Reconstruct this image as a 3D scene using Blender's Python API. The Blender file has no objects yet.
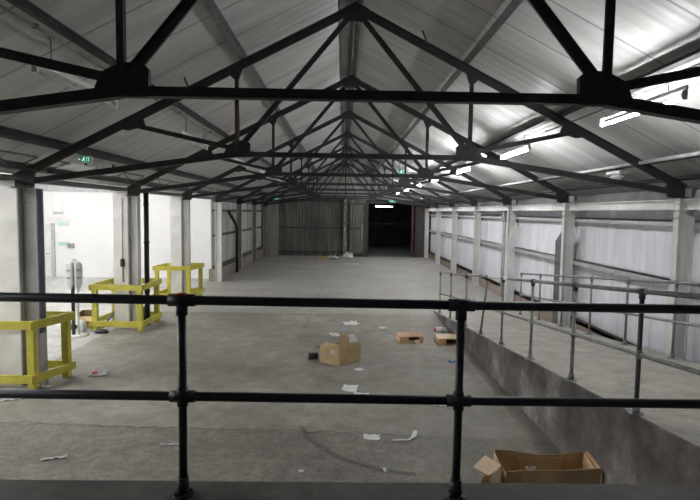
import bpy, bmesh, math, random
from mathutils import Vector, Matrix
random.seed(7)
S = bpy.context.scene
COL = S.collection
V = Vector

# ------------------------------------------------------------------ materials
def new_mat(name):
    m = bpy.data.materials.new(name); m.use_nodes = True
    nt = m.node_tree
    return m, nt, nt.nodes['Principled BSDF']

def N(nt, t, **kw):
    n = nt.nodes.new(t)
    for k, v in kw.items():
        if k in n.inputs: n.inputs[k].default_value = v
        else: setattr(n, k, v)
    return n

def ramp(nt, fac, stops):
    r = nt.nodes.new('ShaderNodeValToRGB')
    els = r.color_ramp.elements
    while len(els) < len(stops): els.new(0.5)
    for e, (p, c) in zip(els, stops):
        e.position = p; e.color = (c[0], c[1], c[2], 1)
    nt.links.new(fac, r.inputs[0])
    return r.outputs[0]

def mixc(nt, fac, a, b, mode='MIX'):
    m = nt.nodes.new('ShaderNodeMix'); m.data_type = 'RGBA'; m.blend_type = mode
    for s, val in ((0, fac), (6, a), (7, b)):
        if isinstance(val, (int, float)): m.inputs[s].default_value = val
        elif isinstance(val, tuple): m.inputs[s].default_value = (*val, 1) if len(val) == 3 else val
        else: nt.links.new(val, m.inputs[s])
    return m.outputs[2]

def math_(nt, op, a, b=None, c=None):
    m = nt.nodes.new('ShaderNodeMath'); m.operation = op
    for i, val in enumerate((a, b, c)):
        if val is None: continue
        if isinstance(val, (int, float)): m.inputs[i].default_value = val
        else: nt.links.new(val, m.inputs[i])
    return m.outputs[0]

def coords(nt, scale=(1, 1, 1)):
    t = nt.nodes.new('ShaderNodeTexCoord'); mp = nt.nodes.new('ShaderNodeMapping')
    mp.inputs['Scale'].default_value = scale
    nt.links.new(t.outputs['Object'], mp.inputs[0])
    return mp.outputs[0]

def noise(nt, vec, scale, detail=4, rough=.6):
    n = N(nt, 'ShaderNodeTexNoise', Scale=scale, Detail=detail, Roughness=rough)
    nt.links.new(vec, n.inputs['Vector'])
    return n.outputs[0]

def bump(nt, b, h, strength=.3, dist=.02):
    n = N(nt, 'ShaderNodeBump', Strength=strength, Distance=dist)
    nt.links.new(h, n.inputs['Height']); nt.links.new(n.outputs[0], b.inputs['Normal'])

def worn(name, c1, c2, scale=6, stretch=(1, 1, 1), rough=.6, metal=0, lo=.35, hi=.7, bmp=.15, c3=None, lo3=.68, hi3=.74):
    """a paint or sheet of two tones broken up by noise, with optional third tone in patches"""
    m, nt, b = new_mat(name)
    v = coords(nt, stretch)
    f = noise(nt, v, scale)
    c = ramp(nt, f, [(lo, c1), (hi, c2)])
    if c3:
        f3 = noise(nt, v, scale * 2.7, 6, .7)
        k = ramp(nt, f3, [(lo3, (0, 0, 0)), (hi3, (1, 1, 1))])
        c = mixc(nt, k, c, c3)
    nt.links.new(c, b.inputs['Base Color'])
    b.inputs['Roughness'].default_value = rough; b.inputs['Metallic'].default_value = metal
    if bmp: bump(nt, b, noise(nt, v, scale * 5), bmp, .01)
    return m

M = {}
M['steel_black'] = worn('truss paint', (.020, .020, .021), (.038, .036, .034), 5, rough=.55, c3=(.10, .075, .055), lo3=.70, hi3=.80)
M['rust'] = worn('rust', (.07, .042, .03), (.14, .09, .065), 14, rough=.85)
M['rail_black'] = worn('black rail paint', (.021, .022, .029), (.034, .036, .044), 8, rough=.42, bmp=.05)
M['rail_grey'] = worn('galvanised grey rail', (.20, .20, .205), (.32, .32, .32), 9, rough=.5, metal=.2, c3=(.09, .085, .08))
M['rail_dark'] = worn('dark grey post', (.05, .05, .055), (.10, .10, .105), 9, rough=.5, metal=.2)
M['white_paint'] = worn('white column paint', (.58, .575, .555), (.74, .735, .71), 4, (1, 1, .35), .6, c3=(.30, .26, .21), lo3=.66, hi3=.76)
M['cream_pier'] = worn('cream pier paint', (.66, .65, .615), (.80, .79, .76), 2.5, rough=.8, c3=(.42, .38, .32), lo3=.66, hi3=.8)
M['grey_column'] = worn('grey column paint', (.27, .265, .25), (.46, .45, .43), 4, (1, 1, .3), .6, c3=(.13, .11, .09))
M['pale_column'] = worn('pale grey column paint', (.42, .415, .40), (.60, .595, .58), 4, (1, 1, .3), .6, c3=(.22, .20, .17))
M['purple_edge'] = worn('dark blue grey steel', (.035, .033, .06), (.07, .065, .11), 4, rough=.5)
M['sheet_rail'] = worn('grey sheeting rail', (.38, .38, .385), (.54, .54, .55), 5, rough=.6, metal=.1, c3=(.12, .11, .10))
M['dark_rail'] = worn('dark sheeting rail', (.045, .043, .04), (.09, .085, .08), 5, rough=.65)
M['purlin'] = worn('galvanised purlin', (.10, .10, .10), (.17, .17, .17), 4, rough=.55, metal=.2)
M['purlin_dark'] = worn('dark purlin', (.03, .031, .034), (.06, .06, .065), 4, rough=.55, metal=.2)
M['conduit'] = worn('conduit', (.16, .16, .16), (.26, .26, .26), 6, rough=.4, metal=.5)
M['yellow'] = worn('yellow guard paint', (.47, .42, .045), (.60, .545, .08), 5, rough=.55, c3=(.22, .19, .06), lo3=.60, hi3=.70)
M['card'] = worn('cardboard', (.46, .325, .18), (.57, .42, .24), 4, rough=.85, bmp=.08)
M['card_pale'] = worn('pale cardboard', (.62, .48, .33), (.72, .58, .42), 4, rough=.85, bmp=.08)
M['card_dark'] = worn('inner cardboard', (.27, .185, .10), (.36, .25, .14), 4, rough=.9, bmp=.08)
M['card_pink'] = worn('pinkish cardboard', (.46, .27, .17), (.56, .36, .24), 4, rough=.85, bmp=.08)
M['paper'] = worn('white paper', (.66, .66, .65), (.80, .80, .79), 6, rough=.8, bmp=.05)
M['paper_grey'] = worn('grubby paper', (.42, .42, .41), (.62, .62, .60), 8, rough=.8, bmp=.05)
M['red'] = worn('red paint', (.50, .05, .05), (.62, .08, .07), 8, rough=.6)
M['pink'] = worn('pink plastic', (.60, .12, .18), (.70, .18, .22), 8, rough=.5)
M['blue'] = worn('blue plastic', (.05, .17, .45), (.08, .22, .55), 8, rough=.5)
M['black_plastic'] = worn('black plastic', (.012, .012, .013), (.025, .024, .024), 8, rough=.5)
M['white_plastic'] = worn('white plastic', (.60, .60, .61), (.70, .70, .71), 8, rough=.45, bmp=.03)
M['grey_plastic'] = worn('grey plastic', (.28, .28, .29), (.36, .36, .37), 8, rough=.5, bmp=.03)
M['white_enamel'] = worn('white enamel', (.62, .62, .61), (.72, .72, .70), 3, rough=.4, bmp=.02)
M['redbrown'] = worn('red brown jamb paint', (.055, .028, .022), (.09, .042, .033), 5, rough=.7)
M['timber'] = worn('tan timber', (.38, .27, .14), (.48, .35, .2), 5, (1, 6, 1), .8)
M['duct_grey'] = worn('grey trunking', (.10, .10, .10), (.16, .16, .16), 5, rough=.6)

def emit(name, col, strength):
    m, nt, b = new_mat(name)
    b.inputs['Base Color'].default_value = (*col, 1)
    b.inputs['Emission Color'].default_value = (*col, 1)
    b.inputs['Emission Strength'].default_value = strength
    return m
TUBE = 95
LC = (.985, .99, 1.0)
M['tube_on'] = emit('lit fluorescent tube', LC, 100)
M['tube_boost'] = emit('boosted lit fluorescent tube', LC, 175)  # same lamps, strength raised to brighten the far floor
M['tube_bay_fill'] = emit('added bay fill tube', (1.0, .995, .985), 120)  # for unseen lamps added to light the loading bay
M['tube_pier_fill'] = emit('added pier fill tube', (1.0, .995, .985), 210)  # stronger tubes of the added bay lamps, to brighten the piers
M['tube_far'] = emit('dim lit tube', (.85, .93, 1.0), 22.0)
M['tube_off'] = worn('unlit tube glass', (.62, .62, .60), (.7, .7, .68), 3, rough=.2, bmp=0)
M['sign_green'] = emit('exit sign green', (.02, .22, .12), .25)
M['sign_white'] = emit('exit sign white', (.70, .95, .84), .5)
m, nt, b = new_mat('bulkhead glass')
b.inputs['Base Color'].default_value = (.85, .92, .93, 1); b.inputs['Roughness'].default_value = .18
b.inputs['Transmission Weight'].default_value = .55
M['glass'] = m

# concrete floor
def concrete(name, c_lo, c_mid, c_hi, marks=False, scale=1.0, rough=.72):
    m, nt, b = new_mat(name)
    v = coords(nt)
    big = noise(nt, v, .45 * scale, 6, .62)
    c = ramp(nt, big, [(.28, c_lo), (.5, c_mid), (.72, c_hi)])
    mid = noise(nt, v, 3.2 * scale, 8, .72)
    c = mixc(nt, .75, c, ramp(nt, mid, [(.32, (.30, .29, .27)), (.64, (.66, .66, .65))]), 'OVERLAY')
    fine = noise(nt, v, 26 * scale, 5, .7)
    c = mixc(nt, .30, c, ramp(nt, fine, [(.3, (.25, .25, .25)), (.7, (.72, .72, .72))]), 'OVERLAY')
    # dark oily spots
    sp = noise(nt, v, 1.3 * scale, 7, .75)
    k = ramp(nt, sp, [(.62, (0, 0, 0)), (.72, (1, 1, 1))])
    c = mixc(nt, math_(nt, 'MULTIPLY', k, .5), c, tuple(x * .55 for x in c_lo))
    if marks:
        t = nt.nodes.new('ShaderNodeTexCoord'); sx = nt.nodes.new('ShaderNodeSeparateXYZ')
        nt.links.new(t.outputs['Object'], sx.inputs[0]); X, Y = sx.outputs[0], sx.outputs[1]
        wob = noise(nt, v, 2.0, 4, .6)
        # slab tones step: darker and more mottled at the dock, paler past the cross joint
        near = math_(nt, 'LESS_THAN', math_(nt, 'ADD', Y, math_(nt, 'MULTIPLY', X, .055)), 7.22)
        pit = ramp(nt, noise(nt, v, 9.0, 10, .85), [(.38, (.22, .20, .18)), (.58, (.86, .85, .83))])
        c = mixc(nt, near, c, mixc(nt, .60, c, pit, 'MULTIPLY'))
        far_slab = math_(nt, 'GREATER_THAN', Y, 15.9)
        c = mixc(nt, math_(nt, 'MULTIPLY', far_slab, .35), c, (.46, .455, .44))
        # long crack across the slab close to the dock
        d = math_(nt, 'SUBTRACT', math_(nt, 'ADD', Y, math_(nt, 'MULTIPLY', X, .055)), 7.22)
        d = math_(nt, 'ABSOLUTE', math_(nt, 'ADD', d, math_(nt, 'MULTIPLY', math_(nt, 'SUBTRACT', wob, .5), .35)))
        k = math_(nt, 'LESS_THAN', d, .012)
        k = math_(nt, 'MULTIPLY', k, math_(nt, 'GREATER_THAN', X, -5.4))
        k = math_(nt, 'MULTIPLY', k, math_(nt, 'LESS_THAN', X, .6))
        c = mixc(nt, math_(nt, 'MULTIPLY', k, .7), c, (.035, .033, .03))
        # curved tyre scuff
        dx = math_(nt, 'SUBTRACT', X, .95); dy = math_(nt, 'SUBTRACT', Y, 7.75)
        r = math_(nt, 'SQRT', math_(nt, 'ADD', math_(nt, 'MULTIPLY', dx, dx), math_(nt, 'MULTIPLY', dy, dy)))
        d = math_(nt, 'ABSOLUTE', math_(nt, 'SUBTRACT', math_(nt, 'ADD', r, math_(nt, 'MULTIPLY', wob, .12)), 1.75))
        k = ramp(nt, d, [(.0, (1, 1, 1)), (.075, (0, 0, 0))])
        k = math_(nt, 'MULTIPLY', k, math_(nt, 'LESS_THAN', X, .75))
        k = math_(nt, 'MULTIPLY', k, math_(nt, 'LESS_THAN', Y, 7.45))
        k = math_(nt, 'MULTIPLY', k, ramp(nt, mid, [(.3, (.15, .15, .15)), (.6, (1, 1, 1))]))
        c = mixc(nt, math_(nt, 'MULTIPLY', k, .85), c, (.035, .032, .028))
        # slab joints: one long joint down the hall, one across
        d = math_(nt, 'ABSOLUTE', math_(nt, 'ADD', math_(nt, 'ADD', X, 1.15), math_(nt, 'MULTIPLY', math_(nt, 'SUBTRACT', Y, 14), -.02)))
        k = math_(nt, 'MULTIPLY', math_(nt, 'LESS_THAN', d, .018), math_(nt, 'GREATER_THAN', Y, 12.6))
        c = mixc(nt, math_(nt, 'MULTIPLY', k, .3), c, (.06, .058, .052))
        d = math_(nt, 'ABSOLUTE', math_(nt, 'SUBTRACT', Y, 15.9))
        k = math_(nt, 'LESS_THAN', d, .02)
        c = mixc(nt, math_(nt, 'MULTIPLY', k, .35), c, (.07, .068, .062))
    nt.links.new(c, b.inputs['Base Color'])
    rr = ramp(nt, mid, [(.3, (rough - .14,) * 3), (.7, (rough + .1,) * 3)])
    nt.links.new(rr, b.inputs['Roughness'])
    bump(nt, b, mid, .18, .02)
    return m
M['floor'] = concrete('hall floor concrete', (.165, .155, .134), (.245, .232, .204), (.33, .315, .28), True)
M['bay_floor'] = concrete('bay floor concrete', (.32, .32, .31), (.42, .42, .41), (.5, .5, .49))
M['ramp_top'] = concrete('ramp top concrete', (.27, .258, .225), (.345, .332, .295), (.42, .405, .365), scale=.8)
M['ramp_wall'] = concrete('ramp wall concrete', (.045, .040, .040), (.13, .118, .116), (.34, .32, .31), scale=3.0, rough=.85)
M['dock'] = concrete('dock concrete', (.055, .053, .048), (.115, .112, .104), (.165, .16, .15), scale=2.2)
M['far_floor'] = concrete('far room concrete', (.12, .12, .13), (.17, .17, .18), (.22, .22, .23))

def sheet(name, c_base, c_dirt, axis, lap=1.0, rib=0.25, amt=.5, lines=True):
    """profiled metal sheet: ribs as bump, dark lap joints, streaks of dirt"""
    m, nt, b = new_mat(name)
    t = nt.nodes.new('ShaderNodeTexCoord'); sx = nt.nodes.new('ShaderNodeSeparateXYZ')
    nt.links.new(t.outputs['Object'], sx.inputs[0]); A = sx.outputs[axis]
    st = [3, 3, 3]; st[2] = .35
    if axis == 1 and name.startswith('roof'): st = [.25, 3.0, .25]
    v = coords(nt, tuple(st))
    f = noise(nt, v, .9, 6, .68)
    c = ramp(nt, f, [(.36, c_dirt), (.60, c_base)])
    v2 = coords(nt)
    f2 = noise(nt, v2, .7, 3, .5)
    c = mixc(nt, .35, c, ramp(nt, f2, [(.3, (.38, .38, .38)), (.7, (.62, .62, .62))]), 'OVERLAY')
    if lines:
        fr = math_(nt, 'FRACT', math_(nt, 'DIVIDE', math_(nt, 'ADD', A, .49 if lap > 1 else 0), lap))
        d = math_(nt, 'ABSOLUTE', math_(nt, 'SUBTRACT', fr, .5))
        k = math_(nt, 'LESS_THAN', d, .017 / lap)
        c = mixc(nt, math_(nt, 'MULTIPLY', k, amt), c, tuple(x * .25 for x in c_dirt))
    nt.links.new(c, b.inputs['Base Color'])
    b.inputs['Roughness'].default_value = .42 if name.startswith('roof') else .6
    if rib:
        w = math_(nt, 'SINE', math_(nt, 'MULTIPLY', A, 2 * math.pi / rib))
        w = math_(nt, 'POWER', math_(nt, 'ABSOLUTE', w), 6)
        bump(nt, b, w, .35, .012)
    return m
M['roof'] = sheet('roof liner sheet', (.50, .50, .49), (.38, .38, .37), 1, 1.04, .5, .7)
M['roof_lap'] = M['roof']
M['clad_white'] = sheet('white wall sheet', (.78, .775, .83), (.66, .655, .70), 1, 1.0, 0, .18)
M['clad_grey'] = sheet('grey wall sheet', (.64, .635, .60), (.34, .33, .30), 1, 1.0, 0, .2)
M['clad_dark'] = sheet('dark wall sheet', (.20, .205, .188), (.085, .085, .073), 0, 1.0, 0, .2)
M['panel_grey'] = sheet('grey end panel', (.36, .36, .34), (.26, .26, .245), 0, 1.0, 0, .2)
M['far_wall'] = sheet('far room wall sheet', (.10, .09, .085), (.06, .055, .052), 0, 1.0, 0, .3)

def brick(name, c1, c2, mortar, axis, dirt=None):
    m, nt, b = new_mat(name)
    t = nt.nodes.new('ShaderNodeTexCoord'); sx = nt.nodes.new('ShaderNodeSeparateXYZ')
    nt.links.new(t.outputs['Object'], sx.inputs[0])
    cb = nt.nodes.new('ShaderNodeCombineXYZ')
    nt.links.new(sx.outputs[axis], cb.inputs[0]); nt.links.new(sx.outputs[2], cb.inputs[1])
    br = N(nt, 'ShaderNodeTexBrick', Scale=1.0)
    br.inputs['Brick Width'].default_value = .225; br.inputs['Row Height'].default_value = .075
    br.inputs['Mortar Size'].default_value = .008
    br.inputs['Color1'].default_value = (*c1, 1); br.inputs['Color2'].default_value = (*c2, 1); br.inputs['Mortar'].default_value = (*mortar, 1)
    nt.links.new(cb.outputs[0], br.inputs['Vector'])
    c = br.outputs['Color']
    if dirt:
        v = coords(nt)
        k = ramp(nt, noise(nt, v, 1.6, 7, .7), [(.50, (0, 0, 0)), (.68, (1, 1, 1))])
        c = mixc(nt, math_(nt, 'MULTIPLY', k, .7), c, dirt)
    nt.links.new(c, b.inputs['Base Color']); b.inputs['Roughness'].default_value = .85
    bump(nt, b, br.outputs['Fac'], -.3, .01)
    return m
M['brick_white'] = brick('white painted brick', (.80, .80, .80), (.77, .77, .77), (.70, .70, .70), 0)
M['brick_red'] = brick('worn brick plinth', (.36, .265, .215), (.31, .225, .18), (.36, .335, .30), 1, (.44, .41, .37))
M['brick_tan'] = brick('grey tan brick plinth', (.26, .20, .155), (.21, .165, .13), (.25, .23, .20), 1, (.27, .25, .215))

# ------------------------------------------------------------------ mesh helpers
def BM(): return bmesh.new()

def box(bm, x0, x1, y0, y1, z0, z1, mat=None):
    vs = [bm.verts.new((x, y, z)) for x in (x0, x1) for y in (y0, y1) for z in (z0, z1)]
    for f in ((0, 1, 3, 2), (4, 6, 7, 5), (0, 4, 5, 1), (2, 3, 7, 6), (0, 2, 6, 4), (1, 5, 7, 3)):
        bm.faces.new([vs[i] for i in f])
    if mat is not None:
        for v in vs: v.co = mat @ v.co
    return vs

def bar(bm, p, q, w, h, up=(0, 0, 1), ow=0, oh=0):
    """box along p-q: w across (side), h along up; ow / oh shift it sideways / along up"""
    p, q, up = V(p), V(q), V(up)
    d = (q - p).normalized(); s = d.cross(up).normalized(); u = s.cross(d).normalized()
    vs = []
    for e in (p, q):
        for a, b_ in ((-1, -1), (1, -1), (1, 1), (-1, 1)):
            vs.append(bm.verts.new(e + s * (a * w / 2 + ow) + u * (b_ * h / 2 + oh)))
    for f in ((3, 2, 1, 0), (4, 5, 6, 7), (0, 1, 5, 4), (1, 2, 6, 5), (2, 3, 7, 6), (3, 0, 4, 7)):
        bm.faces.new([vs[i] for i in f])

def tube(bm, pts, r, seg=12, caps=True):
    pts = [V(p) for p in pts]; rings = []
    rr = r if isinstance(r, (list, tuple)) else [r] * len(pts)
    ref = None
    for i, p in enumerate(pts):
        if i == 0: d = pts[1] - p
        elif i == len(pts) - 1: d = p - pts[i - 1]
        else: d = (pts[i + 1] - p).normalized() + (p - pts[i - 1]).normalized()
        d.normalize()
        if ref is None: ref = V((0, 0, 1)) if abs(d.z) < .9 else V((1, 0, 0))
        s = d.cross(ref).normalized(); u = s.cross(d).normalized(); ref = u
        rings.append([bm.verts.new(p + (s * math.cos(a) + u * math.sin(a)) * rr[i]) for a in [2 * math.pi * k / seg for k in range(seg)]])
    for a, b_ in zip(rings, rings[1:]):
        for k in range(seg):
            f = bm.faces.new((a[k], b_[k], b_[(k + 1) % seg], a[(k + 1) % seg])); f.smooth = True
    if caps:
        bm.faces.new(rings[0]); bm.faces.new(rings[-1][::-1])

def prism(bm, pts, axis, a0, a1):
    """polygon given in the two other axes, extruded along axis"""
    def P(p, a):
        if axis == 1: return (p[0], a, p[1])
        if axis == 0: return (a, p[0], p[1])
        return (p[0], p[1], a)
    A = [bm.verts.new(P(p, a0)) for p in pts]; B = [bm.verts.new(P(p, a1)) for p in pts]
    n = len(pts)
    bm.faces.new(A); bm.faces.new(B[::-1])
    for i in range(n): bm.faces.new((A[i], B[i], B[(i + 1) % n], A[(i + 1) % n]))

def corr(bm, a, b_, z0, z1, pitch, depth, thick=.03):
    """trapezoidal corrugated sheet from plan point a to b; ribs stick out to the left of a->b"""
    a, b_ = V((a[0], a[1], 0)), V((b_[0], b_[1], 0))
    L = (b_ - a).length; d = (b_ - a) / L; n = V((-d.y, d.x, 0))
    prof = []; s = 0
    while s < L - 1e-6:
        for t, o in ((0, 0), (.45, 0), (.55, depth), (.9, depth)):
            if s + t * pitch < L: prof.append((s + t * pitch, o))
        s += pitch
    prof.append((L, 0))
    def col(z): return [bm.verts.new(a + d * t + n * o + V((0, 0, z))) for t, o in prof]
    def back(z): return [bm.verts.new(a + d * t - n * thick + V((0, 0, z))) for t, _ in prof]
    F0, F1, K0, K1 = col(z0), col(z1), back(z0), back(z1)
    for i in range(len(prof) - 1):
        bm.faces.new((F0[i], F0[i + 1], F1[i + 1], F1[i])); bm.faces.new((K0[i + 1], K0[i], K1[i], K1[i + 1]))
        bm.faces.new((F1[i], F1[i + 1], K1[i + 1], K1[i])); bm.faces.new((F0[i + 1], F0[i], K0[i], K0[i + 1]))
    for i in (0, -1): bm.faces.new((F0[i], F1[i], K1[i], K0[i]))

def obj(name, bm, mat, parent=None, bevel=0, label=None):
    bmesh.ops.recalc_face_normals(bm, faces=bm.faces[:])
    me = bpy.data.meshes.new(name); bm.to_mesh(me); bm.free()
    o = bpy.data.objects.new(name, me); COL.objects.link(o)
    for mm in (mat if isinstance(mat, list) else [mat]): me.materials.append(mm)
    if parent is not None: o.parent = parent
    if bevel:
        md = o.modifiers.new('bevel', 'BEVEL'); md.width = bevel; md.segments = 2; md.limit_method = 'ANGLE'
    if label: o['label'] = label
    return o

def tag(o, label, cat, group=None):
    o['label'] = label; o['category'] = cat
    if group: o['group'] = group
    return o

def thing(name, label, cat, loc=(0, 0, 0), rz=0, group=None):
    o = bpy.data.objects.new(name, None); o.empty_display_size = .1
    COL.objects.link(o); o.location = loc; o.rotation_euler = (0, 0, rz)
    return tag(o, label, cat, group)

def struct(name, bm, mat, label=None, parent=None, bevel=0):
    o = obj(name, bm, mat, parent, bevel)
    if parent is None: o['kind'] = 'structure'
    if label: o['label'] = label
    return o

def kids(o): return [c for c in COL.objects if c.parent is o]
def copy_tree(o, parent=None):
    c = o.copy(); COL.objects.link(c)
    if parent is not None: c.parent = parent
    for ch in kids(o): copy_tree(ch, c)
    return c

# ------------------------------------------------------------------ key dimensions
Y0, BAY = 4.33, 4.61
TY = [Y0 + BAY * i for i in range(8)]          # truss lines
END = TY[7] + .12                              # end wall
EAVE, APEX, HALF = 3.64, 6.48, 5.53
SL = (APEX - EAVE) / HALF
def rz_(x): return APEX - SL * abs(x)          # rafter centreline
TILT = math.atan(SL)
DOCK_Z, DOCK_Y = 1.455, 3.15
RX = 2.75
def ramp_z(y): return max(0.0, min(DOCK_Z, .0985 * (16.65 - y)))

# ------------------------------------------------------------------ the setting
bm = BM(); box(bm, -6.05, 6.3, -3, END, -.2, 0); struct('floor', bm, M['floor'], 'stained grey concrete floor of the hall')
bm = BM(); box(bm, -16.2, -6.05, -3, 23.9, -.2, 0); struct('floor_loading_bay', bm, M['bay_floor'], 'bright concrete floor of the side loading bay')
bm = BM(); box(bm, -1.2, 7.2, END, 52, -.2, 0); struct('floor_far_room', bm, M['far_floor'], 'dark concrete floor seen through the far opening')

# roof slopes
for side, nm in ((-1, 'ceiling_left'), (1, 'ceiling_right')):
    bm = BM()
    xe = 5.95 if side < 0 else 6.2
    t0 = .27
    pts = [(0, APEX + t0), (side * xe, APEX - SL * xe + t0), (side * xe, APEX - SL * xe + t0 + .06), (0, APEX + t0 + .06)]
    prism(bm, pts, 1, -3, END + .1)
    struct(nm, bm, M['roof'], 'sloping grey white roof sheets on the %s of the ridge' % ('left' if side < 0 else 'right'))

# dock platform the camera stands on
bm = BM(); box(bm, -9, RX, -3, DOCK_Y, 0, DOCK_Z); struct('platform', bm, M['dock'], 'dark concrete loading platform in the foreground', bevel=.015)

# ramp, a wedge rising towards the platform
bm = BM()
yt = 16.65 - DOCK_Z / .0985
prism(bm, [(16.6, 0), (16.6, .006), (yt, DOCK_Z), (-3, DOCK_Z), (-3, 0)], 0, RX + .05, 5.36)
rampo = struct('ramp', bm, M['ramp_top'], 'long pale concrete ramp rising along the right wall')
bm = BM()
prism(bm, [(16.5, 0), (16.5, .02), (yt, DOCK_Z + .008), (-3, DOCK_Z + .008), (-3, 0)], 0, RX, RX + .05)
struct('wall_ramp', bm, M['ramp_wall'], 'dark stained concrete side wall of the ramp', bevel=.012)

# right wall: sheet, rails, plinth
bm = BM(); corr(bm, (6.0, -3), (6.0, END), .35, 3.6, .5, .012, .04)
wr = struct('wall_right', bm, M['clad_white'], 'white sheeted wall along the ramp')
for y0, y1, mt in ((-3, TY[3] - .3, 'brick_red'), (TY[3] - .3, TY[4] + .1, 'brick_red'), (TY[4] + .1, END, 'brick_tan')):
    bm = BM(); box(bm, 5.86, 6.04, y0, y1, 0, .37); struct('brick_plinth', bm, M[mt], parent=wr)
RC = [TY[i] for i in range(8)]
for i in range(-1, 7):
    a = (RC[i] + .11) if i >= 0 else -3; b_ = RC[i + 1] - .11
    bm = BM(); box(bm, 5.84, 5.97, a, b_, .37, .45); box(bm, 5.84, 5.86, a, b_, .37, .50); struct('sill_rail', bm, M['dark_rail'], parent=wr)
    bm = BM(); box(bm, 5.80, 5.98, a, b_, 1.96, 1.99); box(bm, 5.80, 5.83, a, b_, 1.86, 1.99); struct('sheeting_rail', bm, M['sheet_rail'], parent=wr)
    bm = BM(); box(bm, 5.80, 5.98, a, b_, 3.03, 3.06); box(bm, 5.80, 5.83, a, b_, 2.95, 3.06); struct('sheeting_rail', bm, M['sheet_rail'], parent=wr)
    for z in (1.86, 2.95):
        bm = BM(); box(bm, 5.83, 5.98, a + .12, a + .19, z - .12, z + .1); struct('rail_bracket', bm, M['dark_rail'], parent=wr)

# left wall beyond the loading bay
LY = TY[4] + .1
bm = BM(); corr(bm, (-5.85, END), (-5.85, LY), .55, 3.5, .2, .03, .04)
wl = struct('wall_left', bm, M['clad_grey'], 'grimy grey corrugated wall beyond the loading bay')
bm = BM(); box(bm, -5.98, -5.62, LY, END, 0, .52); struct('brick_plinth', bm, M['brick_tan'], parent=wl)
bm = BM(); box(bm, -5.82, -5.64, TY[6] + .3, END - .6, 0, .60); struct('brick_plinth', bm, M['redbrown'], parent=wl, )
for i in range(4, 7):
    a, b_ = TY[i] + .12, TY[i + 1] - .12
    for z, h in ((.56, .1), (1.95, .09), (3.05, .09)):
        bm = BM(); box(bm, -5.82, -5.66, a, b_, z, z + h); struct('sheeting_rail', bm, M['dark_rail'], parent=wl)

# end wall: corrugated, with an opening on the right
GY = END
bm = BM(); corr(bm, (1.42, GY), (-4.62, GY), .0, 3.98, .2, .035, .05)
we = struct('wall_back', bm, M['clad_dark'], 'dark corrugated end wall at the far end of the hall')
# gable above
bm = BM(); prism(bm, [(-6.1, 3.98), (-6.1, 3.5), (-5.9, 3.5), (-5.9, 3.98)] if False else [(-6.0, 3.98), (6.0, 3.98), (0, rz_(0) + .26)], 1, GY, GY + .08)
struct('gable', bm, M['panel_grey'], parent=we)
bm = BM(); box(bm, -5.95, -4.62, GY - .10, GY + .04, 0, 3.98); struct('end_panel', bm, M['panel_grey'], parent=we)
bm = BM(); box(bm, 5.05, 6.0, GY - .06, GY + .04, 0, 3.98); struct('end_panel', bm, M['dark_rail'], parent=we)
bm = BM(); box(bm, 1.42, 5.05, GY - .04, GY + .06, 3.72, 3.98); struct('lintel', bm, M['dark_rail'], parent=we)
for z, h in ((.26, .10), (1.93, .09), (3.8, .16)):
    bm = BM(); box(bm, -4.62, -.12, GY - .16, GY - .06, z, z + h); struct('sheeting_rail', bm, M['dark_rail'], parent=we)
for x, w, k in ((1.46, .12, 'dark_rail'), (1.58, .10, 'redbrown'), (4.72, .14, 'redbrown'), (4.98, .14, 'redbrown')):
    bm = BM(); box(bm, x - w / 2, x + w / 2, GY - .12, GY + .1, 0, 3.72); struct('door_jamb', bm, M[k], parent=we)

# side loading bay: end wall of white brick, outer wall, rising roof
EW = 23.75
bm = BM(); prism(bm, [(-16.2, 0), (-6.08, 0), (-6.08, 3.76), (-11, 6.0), (-16.2, 3.7)], 1, EW, EW + .15)
wb = struct('wall_loading_bay', bm, M['brick_white'], 'bright white painted brick wall closing the loading bay')
bm = BM(); box(bm, -16.2, -6.28, EW - .06, EW, 3.83, 4.75); struct('shade_band_1', bm, M['sheet_rail'], 'grey band of painted shade high on the loading bay end wall')  # grey colour stands in for shade at the top of the wall
bm = BM(); box(bm, -16.35, -16.2, -3, EW + .15, 0, 4.2); struct('wall_outer', bm, M['brick_white'], 'outer wall of the loading bay')
for xs, nm in (((-6.25, -11), 'ceiling_loading_bay'), ((-11, -16.35), 'ceiling_loading_bay_outer')):
    zs = [3.80, 6.1] if xs[0] > -7 else [6.1, 3.75]
    bm = BM(); prism(bm, [(xs[0], zs[0]), (xs[1], zs[1]), (xs[1], zs[1] + .06), (xs[0], zs[0] + .06)], 1, -3, EW + .15)
    struct(nm, bm, M['roof'], 'roof sheets over the side loading bay')
# door in the loading bay end wall
bm = BM(); box(bm, -14.25, -13.2, EW - .05, EW, 0, 2.35)
dr = struct('door_1', bm, M['white_enamel'], 'white door in the loading bay end wall')
bm = BM(); box(bm, -13.2, -13.08, EW - .10, EW, 0, 2.42); struct('door_frame', bm, M['sheet_rail'], parent=dr)
bm = BM(); box(bm, -14.37, -14.25, EW - .10, EW, 0, 2.42); box(bm, -14.25, -13.2, EW - .10, EW, 2.35, 2.42); struct('door_frame', bm, M['white_paint'], parent=dr)
bm = BM(); tube(bm, [(-13.32, EW - .05, 1.05), (-13.32, EW - .1, 1.05), (-13.44, EW - .1, 1.05)], .012, 8); struct('door_handle', bm, M['conduit'], parent=dr)

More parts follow.
